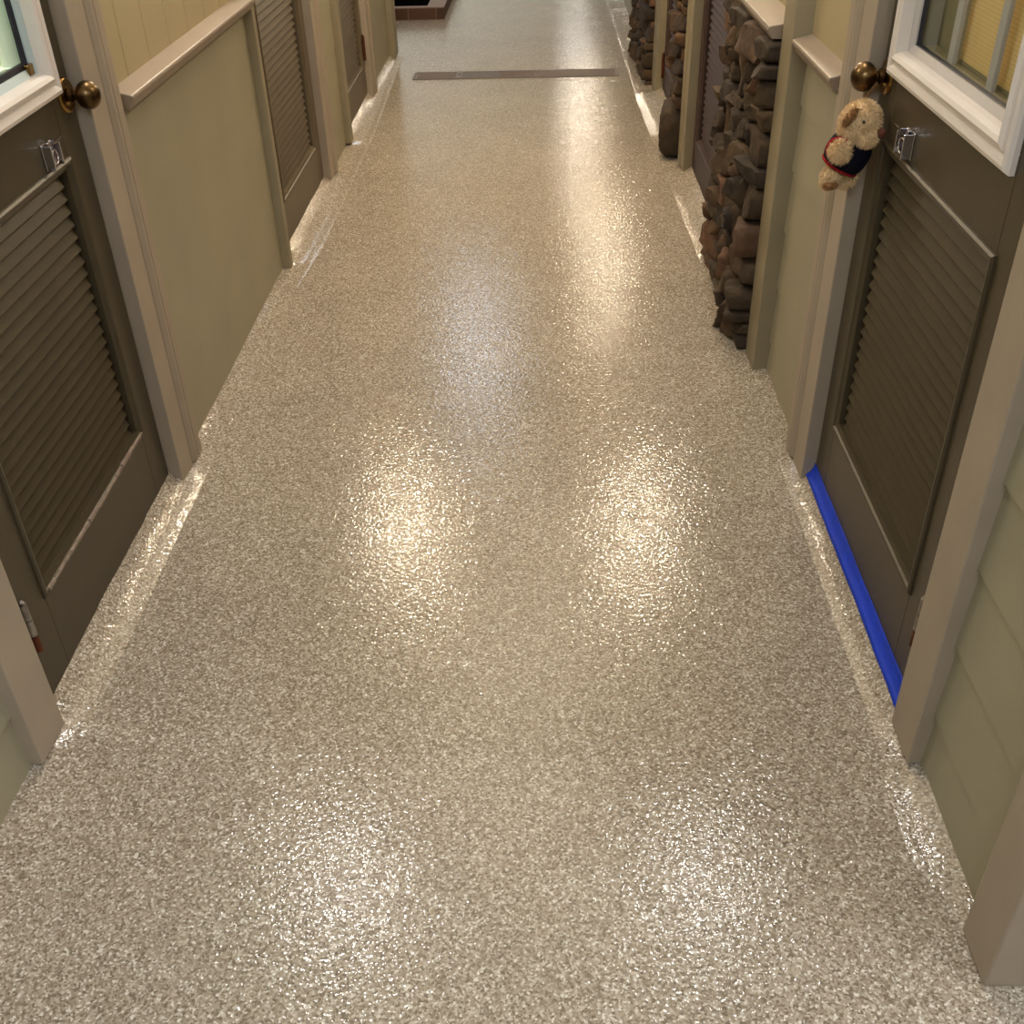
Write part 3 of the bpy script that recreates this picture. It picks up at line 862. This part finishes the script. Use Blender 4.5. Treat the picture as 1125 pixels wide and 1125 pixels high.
dog = empty('plush_dog', (0.585, 2.085, 0.745))
tag(dog, 'cream plush dog in a navy and red vest hanging from the right door knob', 'plush toy')
HEAD = (0.594, 2.078, 0.880); BODY = (0.583, 2.092, 0.822)
mb = MB(); blob(mb, BODY, (0.034, 0.044, 0.030), -0.45, seed=1); fur(mb, BODY, (0.034, 0.044, 0.030), -0.45, 900, 0.008, 1)
mb.build('body', M['fur'], dog)
mb = MB(); hr = (0.038, 0.043, 0.034)
blob(mb, HEAD, hr, -0.25, seed=2); fur(mb, HEAD, hr, -0.25, 2600, 0.0065, 2)
mz = (0.604, 2.056, 0.864); blob(mb, mz, (0.023, 0.022, 0.018), 0, seed=3); fur(mb, mz, (0.023, 0.022, 0.018), 0, 900, 0.0055, 3)
hd = mb.build('head', M['fur'], dog)
mb = MB(); blob(mb, (0.566, 2.050, 0.901), (0.0065, 0.019, 0.008), -0.55, (14, 10), seed=4); fur(mb, (0.566, 2.050, 0.901), (0.0065, 0.019, 0.008), -0.55, 220, 0.005, 4)
mb.build('ear', M['fur_tan'], hd)['label'] = 'tan ear on the left of the head'
mb = MB(); blob(mb, (0.627, 2.046, 0.871), (0.010, 0.010, 0.010), 0.2, (14, 10), seed=5)
mb.build('nose', M['nose'], hd)['label'] = 'brown felt nose'
mb = MB(); blob(mb, (0.590, 2.040, 0.894), (0.0028, 0.0028, 0.0028), 0, (10, 8), lump=0)
mb.build('eye', M['gasket'], hd)
# knitted vest round the chest: navy with red piping
VR = (0.041, 0.047, 0.037)
def band(lo, hi, grow, name, mat, par):
    mb = MB(); c = Vector(BODY); rot = -0.45; ca, sa = math.cos(rot), math.sin(rot)
    e1 = RT * ca + UP * sa; e2 = UP * ca - RT * sa
    su, sv = 34, 12; vs = []
    for i in range(sv + 1):
        y = lo + (hi - lo) * i / sv
        rr = math.sqrt(max(0, 1 - y * y * 0.62))
        edge = 1 - 0.06 * abs(2 * i / sv - 1) ** 4
        for k in range(su):
            th = 2 * math.pi * k / su
            vs.append(c + (e1 * math.cos(th) * VR[0] * rr + TO * math.sin(th) * VR[2] * rr) * grow * edge + e2 * y * VR[1])
    fs = [(i * su + k, i * su + (k + 1) % su, (i + 1) * su + (k + 1) % su, (i + 1) * su + k) for i in range(sv) for k in range(su)]
    mb.add(vs, fs)
    return mb.build(name, mat, par, smooth=True)
vest = band(-0.55, 0.62, 1.06, 'vest', M['navy'], dog)
band(-0.66, -0.54, 1.08, 'vest_hem', M['red'], vest)['label'] = 'red hem of the vest'
mb = MB(); ac = Vector((0.556, 2.046, 0.838))
blob(mb, ac, (0.019, 0.020, 0.016), 0.3, seed=6); fur(mb, ac, (0.019, 0.020, 0.016), 0.3, 900, 0.008, 6)
mb.build('arm', M['fur'], dog)
mb = MB(); nn = (TO + RT * -0.15).normalized(); ring_torus(mb, ac - TO * 0.010 - RT * 0.004, nn, 0.0215, 0.0035, 22)
mb.build('armhole_piping', M['red'], vest, smooth=True)['label'] = 'red piping round the armhole'
mb = MB(); lc = (0.557, 2.088, 0.777); lr = (0.018, 0.026, 0.017)
blob(mb, lc, lr, -0.35, seed=7); fur(mb, lc, lr, -0.35, 900, 0.007, 7)
lg = mb.build('leg', M['fur'], dog)
mb = MB(); pc = (0.553, 2.071, 0.765); blob(mb, pc, (0.013, 0.006, 0.007), 0.1, (14, 8), seed=8); fur(mb, pc, (0.013, 0.006, 0.007), 0.1, 160, 0.004, 8)
mb.build('paw_pad', M['fur_tan'], lg)['label'] = 'tan paw pad'
mb = MB(); lc = (0.592, 2.100, 0.777); blob(mb, lc, (0.020, 0.028, 0.016), -0.2, seed=9); fur(mb, lc, (0.020, 0.028, 0.016), -0.2, 800, 0.007, 9)
mb.build('leg', M['fur'], dog)
mb = MB()
mb.tube([(0.598, 2.085, 0.915), (0.606, 2.098, 0.932), (0.622, 2.108, 0.945), (0.630, 2.114, 0.968), (0.628, 2.124, 0.966), (0.622, 2.126, 0.944), (0.606, 2.104, 0.930), (0.600, 2.087, 0.912)], 0.0016, 6)
mb.build('hanging_cord', M['fur_tan'], dog, smooth=True)

for o in list(bpy.data.objects):
    if '_o' in o: del o['_o']
